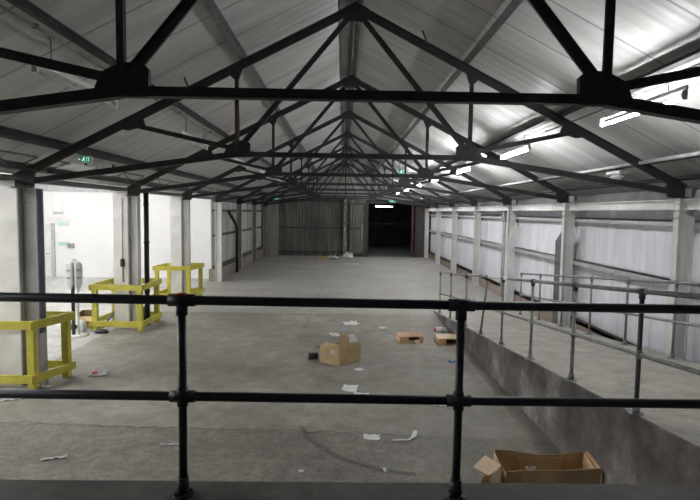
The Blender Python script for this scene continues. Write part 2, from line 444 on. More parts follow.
# far dark room beyond the opening
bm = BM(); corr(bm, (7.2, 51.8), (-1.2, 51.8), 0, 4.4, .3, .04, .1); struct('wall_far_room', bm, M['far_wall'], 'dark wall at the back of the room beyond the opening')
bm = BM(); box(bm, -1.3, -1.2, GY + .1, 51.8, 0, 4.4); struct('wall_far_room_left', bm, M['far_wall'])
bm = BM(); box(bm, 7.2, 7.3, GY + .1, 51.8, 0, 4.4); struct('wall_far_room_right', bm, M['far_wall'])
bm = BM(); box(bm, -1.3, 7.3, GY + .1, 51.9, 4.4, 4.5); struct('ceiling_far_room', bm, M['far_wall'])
bm = BM(); box(bm, 1.0, 6.5, 44.9, 45, 2.1, 2.2); 
fb = tag(obj('rail_beam', bm, M['dark_rail']), 'dark horizontal beam across the unlit far room', 'beam')
fb.parent = None
for x in (1.05, 6.45):
    bm = BM(); box(bm, x - .05, x + .05, 44.9, 45.0, 0, 2.1); obj('leg', bm, M['dark_rail'], fb)

# ------------------------------------------------------------------ roof trusses
def angle(bm, p, q, w, t=.016, fl=.085, flip=1):
    """double angle: a plate in the truss plane with a flange across its upper edge"""
    bar(bm, p, q, t * 2, w, V((0, 0, 1)) if abs((V(q) - V(p)).normalized().z) < .99 else V((1, 0, 0)))
    bar(bm, p, q, fl, t, V((0, 0, 1)) if abs((V(q) - V(p)).normalized().z) < .99 else V((1, 0, 0)), 0, flip * (w / 2 - t / 2))

GX, GZ = 1.96, 4.062
SX = 3.72
def make_truss(label):
    t = thing('roof_truss', label, 'roof truss', (0, TY[0], 0), 0, 'roof trusses spanning the hall')
    for s in (-1, 1):
        bm = BM(); angle(bm, (s * .05, 0, rz_(.05)), (s * (HALF + .12), 0, EAVE - .04), .13, .018, .12); obj('rafter', bm, M['steel_black'], t)
        bm = BM(); angle(bm, (s * GX, 0, GZ), (s * HALF, 0, EAVE - .10), .10, .016, .10, -1); obj('outer_tie', bm, M['steel_black'], t)
        bm = BM(); angle(bm, (s * GX, 0, GZ), (s * GX, 0, rz_(GX) - .03), .065, .014, .06); obj('hanger', bm, M['steel_black'], t)
        bm = BM(); angle(bm, (s * GX, 0, GZ + .05), (s * .08, 0, APEX - .12), .085, .014, .07); obj('diagonal', bm, M['steel_black'], t)
        bm = BM(); angle(bm, (s * GX, 0, GZ + .08), (s * SX, 0, rz_(SX) - .05), .075, .014, .07); obj('strut', bm, M['steel_black'], t)
        bm = BM()
        prism(bm, [(s * (GX + .23), GZ - .05), (s * (GX + .16), GZ + .14), (s * GX, GZ + .22), (s * (GX - .17), GZ + .23), (s * (GX - .23), GZ + .17), (s * (GX - .22), GZ - .05)], 1, -.028, .028)
        for rx, rz in ((-.15, 0), (-.05, 0), (.06, 0), (.15, .0), (-.12, .13), (-.02, .15), (.1, .1)):
            tube(bm, [(s * (GX + rx), -.045, GZ + rz), (s * (GX + rx), .045, GZ + rz)], .014, 8)
        obj('gusset_plate', bm, M['steel_black'], t)
        bm = BM(); z = rz_(SX)
        prism(bm, [(s * (SX - .20), z + .06), (s * (SX + .18), z - .13), (s * (SX + .04), z - .15), (s * (SX - .24), z - .07)], 1, -.022, .022)
        obj('gusset_plate', bm, M['steel_black'], t)
        bm = BM(); z = rz_(GX)
        prism(bm, [(s * (GX - .11), z + .02), (s * (GX + .13), z - .10), (s * (GX + .05), z - .18), (s * (GX - .04), z - .18)], 1, -.022, .022)
        obj('gusset_plate', bm, M['steel_black'], t)
        bm = BM()
        prism(bm, [(s * (HALF - .20), EAVE + .08), (s * (HALF + .13), EAVE - .04), (s * (HALF + .13), EAVE - .18), (s * (HALF - .17), EAVE - .18)], 1, -.028, .028)
        box(bm, min(s * (HALF - .12), s * (HALF + .16)), max(s * (HALF - .12), s * (HALF + .16)), -.09, .09, EAVE - .20, EAVE - .18)
        obj('eaves_plate', bm, M['steel_black'], t)
    bm = BM(); angle(bm, (-GX, 0, GZ), (GX, 0, GZ), .085, .016, .09, -1); obj('tie_beam', bm, M['steel_black'], t)
    bm = BM()
    prism(bm, [(-.27, APEX - .10), (-.22, APEX - .02), (0, APEX + .1), (.22, APEX - .02), (.27, APEX - .10), (.17, APEX - .22), (-.17, APEX - .22)], 1, -.03, .03)
    for rx, rz in ((-.15, -.08), (-.05, -.03), (.05, -.03), (.15, -.08), (-.1, -.16), (.1, -.16)):
        tube(bm, [(rx, -.045, APEX + rz), (rx, .045, APEX + rz)], .014, 8)
    obj('ridge_plate', bm, M['steel_black'], t)
    return t
ords = ['dark steel roof truss nearest the camera, its ridge above the picture',
        'dark steel roof truss second from the camera, with rust on its left hanger',
        'dark steel roof truss third from the camera, over the middle yellow guard',
        'dark steel roof truss fourth from the camera, over the rearmost yellow guard',
        'dark steel roof truss fifth from the camera, where the loading bay ends',
        'dark steel roof truss sixth from the camera',
        'dark steel roof truss second from the far end wall',
        'dark steel roof truss with a king post against the far end wall']
tr0 = make_truss(ords[0]); trusses = [tr0]
for i in range(1, 8):
    c = copy_tree(tr0); c.location.y = TY[i] if i < 7 else TY[7] - .12; c['label'] = ords[i]; trusses.append(c)
# king post and fan of struts on the end truss
bm = BM(); angle(bm, (0, 0, GZ), (0, 0, APEX - .2), .07, .014, .06); obj('king_post', bm, M['steel_black'], trusses[7])
for s in (-1, 1):
    bm = BM(); angle(bm, (s * .75, 0, GZ), (s * .08, 0, APEX - .2), .06, .014, .06); obj('diagonal', bm, M['steel_black'], trusses[7])
# rusty bindings on the hangers of the second truss
for s, za, zb, tq in ((-1, 4.2, 4.9, 1), (1, 4.8, 5.35, 2)):
    bm = BM(); tube(bm, [(s * GX, 0, za), (s * GX + .012, 0, (za + zb) / 2), (s * GX, 0, zb)], [.036, .042, .034], 8)
    obj('rusted_binding', bm, M['rust'], trusses[tq], label='brown rusted wrapping on the hanger')
# small hooks hanging under the nearer rafters
for tr, x in ((trusses[1], -2.75), (trusses[1], 1.15)):
    z = rz_(x) + .06
    bm = BM(); tube(bm, [(x, -.08, z - .05), (x + .01, -.1, z + .02), (x - .03, -.1, z + .1), (x - .05, -.1, z + .16)], .014, 8)
    obj('hook', bm, M['steel_black'], tr)

# ------------------------------------------------------------------ purlins
def purlin(x, h, mat, label, dz=.075, w=.07):
    s = 1 if x > 0 else -1
    n = V((s * math.sin(TILT), 0, math.cos(TILT)))
    c = V((x, 0, rz_(x))) + n * (.085 + h / 2)
    bm = BM()
    a, b_ = V((c.x, -2.9, c.z)), V((c.x, END, c.z))
    bar(bm, a, b_, .014, h, n); bar(bm, a, b_, w, .014, n, w / 2 - .007, h / 2 - .007); bar(bm, a, b_, w, .014, n, -(w / 2 - .007), -(h / 2 - .007))
    tag(obj('purlin', bm, mat), label, 'purlin', 'purlins along the roof')
purlin(-1.80, .11, M['purlin'], 'grey purlin on the left slope nearest the ridge')
purlin(1.82, .11, M['purlin'], 'grey purlin on the right slope nearest the ridge')
purlin(-3.10, .075, M['purlin_dark'], 'dark purlin halfway down the left slope carrying unlit lamps', w=.05)
purlin(3.47, .13, M['purlin_dark'], 'dark purlin halfway down the right slope carrying lit lamps')
purlin(-4.78, .10, M['purlin_dark'], 'dark purlin low on the left slope by the eaves')
purlin(-5.45, .08, M['purlin'], 'slim grey purlin at the very foot of the left slope')
purlin(5.5, .09, M['purlin_dark'], 'dark purlin at the very foot of the right slope')
purlin(4.98, .10, M['purlin_dark'], 'dark purlin low on the right slope by the eaves')
bm = BM(); 
for s in (-.12, .12): box(bm, s - .012, s + .012, -2.9, END, APEX + .10, APEX + .235)
box(bm, -.26, -.14, -2.9, END, APEX + .09, APEX + .10); box(bm, -.02, .02, -2.9, END, APEX + .12, APEX + .24)
tag(obj('ridge_beam', bm, M['purlin']), 'twin grey ridge beam along the peak of the roof', 'beam')
bm = BM(); tube(bm, [(.0, -2.9, APEX + .19), (0, END, APEX + .19)], .022, 8)
tag(obj('conduit_pipe', bm, M['conduit']), 'thin metal pipe running along the ridge', 'pipe')
def conduit(x, label):
    s = 1 if x > 0 else -1
    z = rz_(x) + .09
    bm = BM(); tube(bm, [(x, -2.9, z), (x, END - .2, z)], .016, 8)
    o = tag(obj('conduit_pipe', bm, M['conduit']), label, 'pipe')
    for k in range(16):
        y = .8 + 2.3 * k
        if y > END - .5: break
        b2 = BM(); box(b2, x - .03, x + .03, y - .02, y + .02, z - .022, z + .03); obj('clip', b2, M['conduit'], o)
conduit(-3.24, 'thin conduit pipe beside the middle purlin of the left slope')
bm = BM(); tube(bm, [(4.86, -2.9, rz_(4.86) + .04), (4.86, END - .3, rz_(4.86) + .04)], .03, 10)
tag(obj('cable_tube', bm, M['sheet_rail']), 'pale tube running under the lowest purlins of the right slope', 'pipe')
conduit(3.66, 'thin conduit pipe beside the middle purlin of the right slope')

# ------------------------------------------------------------------ eaves
bm = BM()
prism(bm, [(-6.24, 3.64), (-6.22, 3.58), (-5.98, 3.58), (-5.955, 3.68), (-5.965, 3.68), (-5.99, 3.595), (-6.20, 3.595), (-6.23, 3.64)], 1, -2.9, END - .12)
tag(obj('valley_gutter', bm, M['purlin']), 'grey valley gutter along the left eaves', 'gutter')
# slender lattice ties along the left eaves
for k, (i, lab) in enumerate(((0, 'first'), (1, 'second'), (2, 'third'), (3, 'fourth'))):
    y0, y1 = TY[i] + .15, TY[i + 1] - .15
    o = thing('lattice_tie', 'slim dark lattice tie under the left eaves in the %s bay from the camera' % lab, 'lattice tie', (-5.2, y0, 3.72), 0, 'lattice ties under the left eaves')
    bm = BM(); tube(bm, [(0, 0, 0), (0, y1 - y0, 0)], .016, 6); obj('bottom_chord', bm, M['steel_black'], o)
    bm = BM(); tube(bm, [(0, 0, .22), (0, y1 - y0, .22)], .016, 6); obj('top_chord', bm, M['purlin'], o)
    bm = BM()
    n = 7
    pts = [(0, (y1 - y0) * j / n, .22 * (j % 2)) for j in range(n + 1)]
    for p, q in zip(pts, pts[1:]): tube(bm, [p, q], .008, 6)
    obj('lacing', bm, M['steel_black'], o)

names_r = ['first', 'second', 'third', 'fourth', 'fifth', 'sixth', 'seventh', 'eighth']
def icol(bm, x0, x1, y, z0, z1, d=.2, t=.022):
    box(bm, x0, x0 + t, y - d / 2, y + d / 2, z0, z1); box(bm, x1 - t, x1, y - d / 2, y + d / 2, z0, z1); box(bm, x0 + t, x1 - t, y - .012, y + .012, z0, z1)

# right columns
rlab = {1: 'white steel column at the right edge of the picture, nearest the camera on the right wall',
        2: 'white steel column second along the right wall, beside the slanted grey duct',
        3: 'white steel column third along the right wall, beside the grey switch box',
        4: 'white steel column fourth along the right wall, just past the foot of the ramp',
        5: 'white steel column fifth along the right wall, in line with the bent drainpipe opposite',
        6: 'white steel column along the right wall, last but one before the far end',
        7: 'white steel column at the far right corner of the hall'}
for i in range(1, 8):
    y = TY[i] if i < 7 else TY[7] - .12
    zb = 0
    o = thing('steel_column', rlab[i], 'column', (5.7, y, zb), 0, 'columns along the right wall')
    bm = BM(); icol(bm, -.15, .13, 0, 0, EAVE - .20 - zb, .14, .022); obj('shaft', bm, M['white_paint'], o)
    bm = BM(); box(bm, -.17, .145, -.10, .10, 0, .025); obj('base_plate', bm, M['white_paint'], o)
    bm = BM()
    for z in (-.30, -.42, -.54):
        for yy in (-.045, .045): tube(bm, [(-.168, yy, EAVE - zb + z), (-.145, yy, EAVE - zb + z)], .014, 8)
    obj('bolts', bm, M['sheet_rail'], o)
    if i == 3:
        bm = BM(); box(bm, -.12, .12, -.16, -.02, 0, 2.35); obj('casing', bm, M['white_paint'], o, .008)
        bm = BM(); prism(bm, [(-.12, 2.35), (.12, 2.35), (.12, 2.75), (.02, 2.75)], 1, -.16, -.02); obj('casing_head', bm, M['white_paint'], o)
# white eaves beams between the right columns
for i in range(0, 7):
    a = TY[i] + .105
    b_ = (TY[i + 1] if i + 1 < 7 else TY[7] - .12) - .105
    bm = BM(); box(bm, 5.66, 5.70, a, b_, 3.24, 3.40); box(bm, 5.60, 5.70, a, b_, 3.24, 3.262); box(bm, 5.60, 5.70, a, b_, 3.40, 3.42)
    b2 = BM(); box(b2, 5.86, 5.90, a, b_, 3.44, 3.62); struct('eaves_shade', b2, M['purlin'], parent=wr)  # grey panel added in place of the roof's shade above the beam
    lab = 'white eaves beam at the right wall, ' + ['cut off by the right edge of the picture', 'spanning above the slanted duct, between first and second columns', 'spanning from second to third column',
           'spanning from third to fourth column', 'spanning from fourth to fifth column', 'spanning from fifth to sixth column', 'in the farthest bay by the dark opening'][i]
    tag(obj('eaves_beam', bm, M['white_paint']), lab, 'beam', 'white eaves beams on the right')

# left columns with piers (piers stay part of the column)
ycol = {1: 9.12, 2: 13.72, 3: 18.22}
llab = {1: 'grey steel column with cream pier at the left picture edge, inside the nearest yellow guard',
        2: 'steel column with white pier inside the middle yellow guard, black switch on it',
        3: 'steel column with white pier inside the rearmost yellow guard'}
for i, y in ycol.items():
    hw = .165 if i == 1 else .13
    o = thing('steel_column', llab[i], 'column', (-5.535 if i == 1 else -5.585, y, 0), 0, 'columns along the loading bay')
    mt = M['grey_column'] if i == 1 else M['pale_column']
    bm = BM(); icol(bm, -hw, hw, 0, 0.02, EAVE - .20, .22, .022); obj('shaft', bm, mt, o)
    if i == 1:
        bm = BM(); box(bm, .167, .195, -.11, .03, .95, EAVE - .22); obj('edge_strip', bm, M['purple_edge'], o, label='dark blue grey strip down the column edge')
    bm = BM(); box(bm, -.17, .17, -.13, .13, 0, .02); obj('base_plate', bm, M['grey_column'], o)
    bm = BM(); box(bm, -.50 if i > 1 else -.70, -hw - .002, -.10, .22, 0, 3.57); obj('pier', bm, M['cream_pier'], o, .006)
    bm = BM()
    for z in (-.28, -.36, -.44):
        for xx in (-.06, .0, .06): tube(bm, [(xx, -.03, EAVE + z), (xx, -.012, EAVE + z)], .016, 8)
    obj('bolts', bm, M['sheet_rail'], o)
    if i == 2:
        bm = BM(); box(bm, -.30, -.22, -.17, -.102, 1.62, 1.82); sw = obj('switch_box', bm, M['black_plastic'], o, .006)
        bm = BM(); tube(bm, [(-.26, -.115, 1.62), (-.26, -.115, 1.22)], .012, 8); obj('cable', bm, M['duct_grey'], sw)
        bm = BM(); tube(bm, [(-.26, -.115, 1.82), (-.26, -.115, 3.4)], .010, 8); obj('cable', bm, M['sheet_rail'], sw)
for i, lab in ((4, 'white door post column where the loading bay meets the grey wall'), (5, 'pale column on the left grey wall behind the bent drainpipe'), (6, 'pale column on the left grey wall, last before the far corner'), (7, 'pale column at the far left corner of the hall')):
    y = TY[i] if i < 7 else TY[7] - .22
    o = thing('steel_column', lab, 'column', (-5.53, y, 0), 0, 'columns along the left grey wall')
    bm = BM(); icol(bm, -.13, .13, 0, .02, EAVE - .20, .2, .022); obj('shaft', bm, M['white_paint'] if i in (4,) else M['grey_column'], o)
    bm = BM(); box(bm, -.15, .15, -.12, .12, 0, .02); obj('base_plate', bm, M['grey_column'], o)
# peeling post at the end wall
o = thing('steel_post', 'pale peeling post standing in the middle of the far end wall', 'column', (0, END - .30, 0))
bm = BM(); box(bm, -.10, .10, -.10, -.08, .02, 4.0); box(bm, -.10, .10, .08, .10, .02, 4.0); box(bm, -.012, .012, -.08, .08, .02, 4.0); obj('shaft', bm, worn('peeling paint', (.10, .09, .08), (.34, .33, .30), 9, (1, 1, .4), .7, lo=.42, hi=.56), o)
bm = BM(); box(bm, -.14, .14, -.13, .13, 0, .02); obj('base_plate', bm, M['dark_rail'], o)
# sliding door leaf
o = thing('door_leaf', 'narrow corrugated sliding door leaf left of the dark opening', 'door', (.82, END - .17, 0))
bm = BM(); corr(bm, (.50, 0), (-.50, 0), .12, 3.7, .2, .03, .03); obj('panel', bm, M['clad_dark'], o)
for z in (.12, 1.95, 3.62):
    bm = BM(); box(bm, -.52, .52, -.075, -.032, z, z + .09); obj('rail', bm, M['dark_rail'], o)
bm = BM(); box(bm, .50, .58, -.06, .04, .0, 3.75); obj('edge_post', bm, M['dark_rail'], o)
bm = BM(); box(bm, .34, .38, -.10, -.032, 1.25, 2.25); obj('handle', bm, M['white_paint'], o, label='pale vertical handle bar')

# ------------------------------------------------------------------ pipes and ducts
bm = BM(); tube(bm, [(-5.36, 13.98, 3.60), (-5.36, 13.98, 0.02)], .064, 12)
o = tag(obj('drainpipe', bm, M['black_plastic']), 'straight black drainpipe beside the column in the middle yellow guard', 'pipe')
for z in (.9, 2.2, 3.2):
    bm = BM(); tube(bm, [(-5.36, 13.98, z), (-5.36, 13.98, z + .07)], .074, 12); obj('collar', bm, M['black_plastic'], o)
bm = BM(); tube(bm, [(-5.56, 25.0, 3.02), (-5.5, 25.25, 2.82), (-5.42, 26.0, 2.42), (-5.42, 26.2, 2.25), (-5.42, 26.2, .02)], .075, 12)
tag(obj('drainpipe', bm, M['black_plastic']), 'black drainpipe with a bent top on the left grey wall', 'pipe')
# slanted duct on the right wall
zb = 0
bm = BM(); prism(bm, [(13.72, zb), (14.12, zb), (14.12, 2.42), (13.72, 2.72)], 0, 5.60, 5.775)
tag(obj('cable_duct', bm, M['duct_grey'], bevel=.006), 'dark grey vertical duct with slanted top beside a white column', 'duct')
# switch box and conduits
o = thing('switch_box', 'grey switch box on the right wall with two conduits running down', 'switch box', (5.80, 19.15, 2.85))
bm = BM(); box(bm, -.10, .0, -.19, .19, 0, .48); obj('case', bm, M['grey_plastic'], o, .01)
bm = BM(); box(bm, -.115, -.10, -.15, .15, .05, .43); obj('cover', bm, M['grey_plastic'], o, .005)
for yy in (-.1, .12):
    bm = BM(); tube(bm, [(-.05, yy, 0), (-.05, yy, -2.80)], .035, 10); obj('conduit', bm, M['sheet_rail'], o)
# white trunking by the left eaves
o = thing('cable_trunking', 'white sheet metal trunking hung under the left eaves near the exit sign', 'trunking', (-5.02, 9.0, 3.80))
for a, b_ in ((.25, 1.15), (1.25, 2.35)):
    bm = BM(); prism(bm, [(-.14, .0), (.14, .08), (.14, .1), (-.14, .02)], 1, a, b_); obj('cover', bm, M['white_enamel'], o)
    bm = BM(); box(bm, -.02, .02, b_ - .12, b_ - .08, .05, .24); obj('bracket', bm, M['dark_rail'], o)

# ------------------------------------------------------------------ fluorescent battens
def batten(name, label, loc, tube_mat, group, length=1.85, chains=.3, rz=0):
    o = thing(name, label, 'light fixture', loc, rz, group)
    bm = BM(); prism(bm, [(-.012, .04), (.012, .04), (.016, .06), (.014, .095), (-.014, .095), (-.016, .06)], 1, -length / 2, length / 2); obj('housing', bm, M['white_enamel'], o)
    for s in (-1, 1):
        bm = BM(); box(bm, -.025, .025, s * (length / 2 - .04) - .02, s * (length / 2 - .04) + .02, -.05, .04); obj('lamp_holder', bm, M['white_enamel'], o)
        if chains:
            bm = BM(); y = s * length * .33
            tube(bm, [(0, y, .09), (0, y + .02, .10 + chains * .5), (0, y, .10 + chains)], .007, 6); obj('chain', bm, M['conduit'], o)
    bm = BM(); tube(bm, [(0, -length / 2 + .06, -.03), (0, length / 2 - .06, -.03)], .019, 8); obj('tube', bm, tube_mat, o)
    return o
def swap_tube(root, m):
    for ch in kids(root):
        if ch.name.startswith('tube'):
            ch.data = ch.data.copy(); ch.data.materials[0] = m
f0 = None
rl = ['lit fluorescent lamp nearest the camera on the right slope, bright behind the truss plate', 'second nearest lit fluorescent lamp on the right slope', 'third nearest lit fluorescent lamp on the right slope',
      'fourth nearest lit fluorescent lamp on the right slope', 'fifth nearest lit fluorescent lamp on the right slope', 'sixth nearest lit fluorescent lamp on the right slope', 'lit fluorescent lamp farthest away on the right slope']
for i, lab in enumerate(rl):
    y = 6.45 + 4.6 * i
    if f0 is None: f0 = batten('fluorescent_lamp', lab, (3.40, y, 4.40), M['tube_on'], 'lit lamps along the right slope', chains=.20)
    else:
        c = copy_tree(f0); c.location.y = y; c['label'] = lab
        if i >= 2: swap_tube(c, M['tube_boost'])
g0 = None
for i, lab in enumerate(['unlit fluorescent lamp nearest the camera on the left slope', 'second nearest unlit fluorescent lamp on the left slope', 'third nearest unlit fluorescent lamp on the left slope', 'fourth nearest unlit fluorescent lamp on the left slope', 'farthest unlit fluorescent lamp on the left slope']):
    y = 6.1 + 4.6 * i
    if g0 is None: g0 = batten('fluorescent_lamp', lab, (-3.15, y, 4.47), M['tube_off'], 'unlit lamps along the left slope', chains=.28)
    else:
        c = copy_tree(g0); c.location.y = y; c['label'] = lab
# unseen lamps added under the bay's own roof to light the bay
h0 = None
k = 0
for x in (-8.4, -11.0, -13.6):
    for y in (3.5, 8.0, 12.5, 17.0, 21.0):
        lab = 'added unseen lamp under the loading bay roof, row %s, %s from the camera' % ({-8.4: 'beside the hall', -11.0: 'under its ridge', -13.6: 'by its outer wall'}[x], {3.5: 'nearest', 8.0: 'second', 12.5: 'third', 17.0: 'fourth', 21.0: 'farthest'}[y])
        if h0 is None: h0 = batten('bay_fill_lamp', lab, (x, y, 4.35), M['tube_pier_fill'], 'added fill lamps of the loading bay', chains=.35)
        else:
            c = copy_tree(h0); c.location = (x, y, 4.35); c['label'] = lab
        if y > 10: swap_tube(c, M['tube_bay_fill'])
batten('fluorescent_lamp', 'dim fluorescent lamp hung in the dark room beyond the opening', (3.2, 43.0, 3.62), M['tube_far'], None, 1.5, .68, math.pi / 2)

# bulkhead lamp
o = thing('bulkhead_lamp', 'oval glass bulkhead lamp by the right eaves', 'light fixture', (5.0, 9.92, 3.86))
bm = BM(); bmesh.ops.create_uvsphere(bm, u_segments=16, v_segments=10, radius=.5, matrix=Matrix.Diagonal((.16, .42, .13, 1)));
for f in bm.faces: f.smooth = True
obj('lens', bm, M['glass'], o)
bm = BM(); box(bm, -.09, .09, -.24, .24, .045, .10); obj('base', bm, M['white_enamel'], o, .01)
bm = BM(); box(bm, -.02, .02, -.02, .02, .10, .125); obj('bracket', bm, M['dark_rail'], o)

# ------------------------------------------------------------------ exit signs
def exit_sign(label, loc, rz, w=.36, h=.18, hang=.2, tilt=0):
    o = thing('exit_sign', label, 'sign', loc, rz, 'emergency exit signs'); o.rotation_euler = (tilt, 0, rz)
    bm = BM(); box(bm, -w / 2, w / 2, -.03, .03, 0, h); obj('housing', bm, M['white_plastic'], o, .004)
    bm = BM(); box(bm, -w / 2 + .012, w / 2 - .012, -.036, -.031, .012, h - .012); obj('panel', bm, M['sign_green'], o)
    g = h / .18
    bm = BM()
    # running figure, arrow and doorway, as on any such sign
    yy0, yy1 = -.040, -.0365
    def st(p, q, wd):
        bar(bm, (p[0] * g, -.038, p[1] * g), (q[0] * g, -.038, q[1] * g), .004, wd * g, (0, 0, 1) if abs(q[0] - p[0]) > abs(q[1] - p[1]) else (1, 0, 0))
    cx = -.03
    tube(bm, [((cx + .012) * g, yy0, .142 * g), ((cx + .012) * g, yy1, .142 * g)], .014 * g, 10)
    st((cx + .008, .122), (cx - .012, .085), .022); st((cx - .012, .085), (cx + .018, .062), .014); st((cx + .018, .062), (cx + .012, .032), .012)
    st((cx - .012, .085), (cx - .03, .06), .014); st((cx - .03, .06), (cx - .055, .058), .012)
    st((cx + .004, .115), (cx + .032, .095), .010); st((cx + .002, .115), (cx - .03, .10), .010)
    st((.045, .03), (.045, .15), .008); st((.045, .15), (.095, .15), .008); st((.095, .15), (.095, .03), .008)
    st((-.15, .09), (-.11, .09), .012); st((-.15, .09), (-.135, .108), .010); st((-.15, .09), (-.135, .072), .010)
    obj('pictogram', bm, M['sign_white'], o)
    if hang:
        for s in (-1, 1):
            bm = BM(); tube(bm, [(s * w * .35, 0, h), (s * w * .35, 0, h + hang)], .006, 6); obj('hanger', bm, M['conduit'], o)
exit_sign('green exit sign near the left eaves, nearest the camera', (-4.66, 9.30, 3.90), .15, .22, .12, .08)
exit_sign('small green exit sign high among the trusses right of the ridge', (2.06, 20.0, 4.55), 0, .30, .22, .55)
exit_sign('green exit sign over the far left end of the corrugated wall', (-4.68, END - .5, 3.83), 0, .50, .16, .07)
exit_sign('green exit sign hung above the dark opening', (3.22, END - .6, 3.80), 0, .50, .18, .5)
# loading bay wall signs
o = thing('hanging_sign', 'white sign hung on cords in front of the loading bay wall', 'sign', (-12.7, 23.35, 2.80))
bm = BM(); box(bm, -.24, .24, -.012, .012, 0, .15); obj('panel', bm, M['white_plastic'], o)
bm = BM(); box(bm, -.21, .21, -.016, -.0125, .045, .10); obj('strip', bm, M['grey_plastic'], o)
for s in (-1, 1):
    bm = BM(); tube(bm, [(s * .2, 0, .15), (s * .2, 0, 2.45)], .005, 6); obj('cord', bm, M['white_plastic'], o)
gsign = worn('pale green sign', (.30, .62, .50), (.38, .68, .56), 6, rough=.5)
for z, lab in ((2.30, 'pale green strip sign, upper one beside the white door'), (1.42, 'pale green strip sign, lower one beside the white door')):
    o = thing('wall_sign', lab, 'sign', (-12.68, EW - .005, z), 0, 'green signs beside the door')
    bm = BM(); box(bm, -.26, .26, -.015, 0, -.02, .18); obj('board', bm, M['white_plastic'], o)
    bm = BM(); box(bm, -.24, .24, -.018, -.0152, .045, .125); obj('band', bm, gsign, o)
bm = BM(); box(bm, -12.48, -12.22, EW - .1, EW, 1.30, 1.52)
o = tag(obj('call_point', bm, M['grey_plastic'], bevel=.01), 'small grey box on the loading bay wall by the green signs', 'wall box')
bm = BM(); tube(bm, [(-12.35, EW - .108, 1.41), (-12.35, EW - .099, 1.41)], .05, 10); obj('button', bm, M['duct_grey'], o)

# ------------------------------------------------------------------ yellow column guards
def guard(label, c, top, low=.27, ph=.145, pw=.125):
    """c: four plan corners FL, FR, BR, BL"""
    cx = sum(p[0] for p in c) / 4; cy = sum(p[1] for p in c) / 4
    o = thing('column_guard', label, 'barrier', (cx, cy, 0), 0, 'yellow guards round the columns')
    L = [V((p[0] - cx, p[1] - cy, 0)) for p in c]
    for i, p in enumerate(L):
        bm = BM(); box(bm, p.x - pw / 2, p.x + pw / 2, p.y - pw / 2, p.y + pw / 2, 0, top - .02); obj('post', bm, M['yellow'], o, .006)
    for i in range(4):
        p, q = L[i], L[(i + 1) % 4]; d = (q - p).normalized(); out = V((d.y, -d.x, 0))
        e = .12 if i in (1, 3) else .085
        for z in (top - ph / 2, low - ph / 2):
            bm = BM(); bar(bm, p + out * (pw / 2 + .022) - d * e + V((0, 0, z)), q + out * (pw / 2 + .022) + d * e + V((0, 0, z)), .04, ph)
            for s in (p, q):
                for dz in (-.03, .03): tube(bm, [s + out * (pw / 2 + .04) + V((0, 0, z + dz)), s + out * (pw / 2 + .05) + V((0, 0, z + dz))], .012, 6)
            obj('rail', bm, M['yellow'], o, .004)
guard('yellow guard frame at the left picture edge, nearest the camera', [(-6.55, 8.88), (-5.44, 8.90), (-5.24, 9.62), (-6.4, 9.66)], 1.20)
guard('yellow guard frame round the column with the black switch and drainpipe', [(-6.43, 13.30), (-5.29, 13.28), (-5.28, 14.46), (-6.43, 14.46)], 1.20)
guard('yellow guard frame round the rearmost column, farthest from the camera', [(-6.45, 17.82), (-5.42, 17.95), (-5.28, 18.95), (-6.38, 18.85)], 1.19)

# ------------------------------------------------------------------ railings
def flange(bm, x, y, z, r=.06, h=.09, pr=.034):
    tube(bm, [(x, y, z), (x, y, z + .012)], r, 14); tube(bm, [(x, y, z + .012), (x, y, z + h)], pr, 12)
    for a in range(4):
        t = a * math.pi / 2 + .6
        tube(bm, [(x + math.cos(t) * r * .75, y + math.sin(t) * r * .75, z + .012), (x + math.cos(t) * r * .75, y + math.sin(t) * r * .75, z + .024)], .009, 6)

ty, tz, mz = 2.98, 2.602, 2.041
def lev(x): return -.0055 * (x + .28)
o = thing('guard_railing', 'black tubular railing across the front edge of the platform', 'railing', (0, ty, DOCK_Z))
def loc(z): return z - DOCK_Z
for nm, z in (('top_rail', tz), ('mid_rail', mz)):
    bm = BM(); tube(bm, [(-4.2, 0, loc(z) + lev(-4.2)), (2.69, 0, loc(z) + lev(2.69))], .027, 16); obj(nm, bm, M['rail_black'], o)
for x in (-3.6, -1.078, .523, 2.12):
    bm = BM(); tube(bm, [(x, 0, .012), (x, 0, (loc(tz) + lev(x)) - .01)], .024, 16)
    p = obj('post', bm, M['rail_black'], o)
    bm = BM(); flange(bm, x, 0, 0, .062, .11, .034); obj('base_flange', bm, M['rail_black'], p)
    bm = BM(); tube(bm, [(x - .075, 0, (loc(tz) + lev(x))), (x + .075, 0, (loc(tz) + lev(x)))], .036, 16); tube(bm, [(x, 0, (loc(tz) + lev(x)) - .085), (x, 0, (loc(tz) + lev(x)))], .033, 16); obj('tee_fitting', bm, M['rail_black'], p)
    bm = BM(); tube(bm, [(x - .07, 0, (loc(mz) + lev(x))), (x + .07, 0, (loc(mz) + lev(x)))], .035, 16); tube(bm, [(x, 0, (loc(mz) + lev(x)) - .055), (x, 0, (loc(mz) + lev(x)) + .055)], .032, 16); obj('cross_fitting', bm, M['rail_black'], p)
    if abs(x + 1.078) < .01:
        bm = BM(); prism(bm, [(x - .03, (loc(tz) + lev(x)) + .030), (x + .03, (loc(tz) + lev(x)) + .030), (x + .022, (loc(tz) + lev(x)) + .040), (x - .02, (loc(tz) + lev(x)) + .041)], 1, -.02, .02); obj('red_mark', bm, M['red'], p, label='dab of red paint on the fitting')

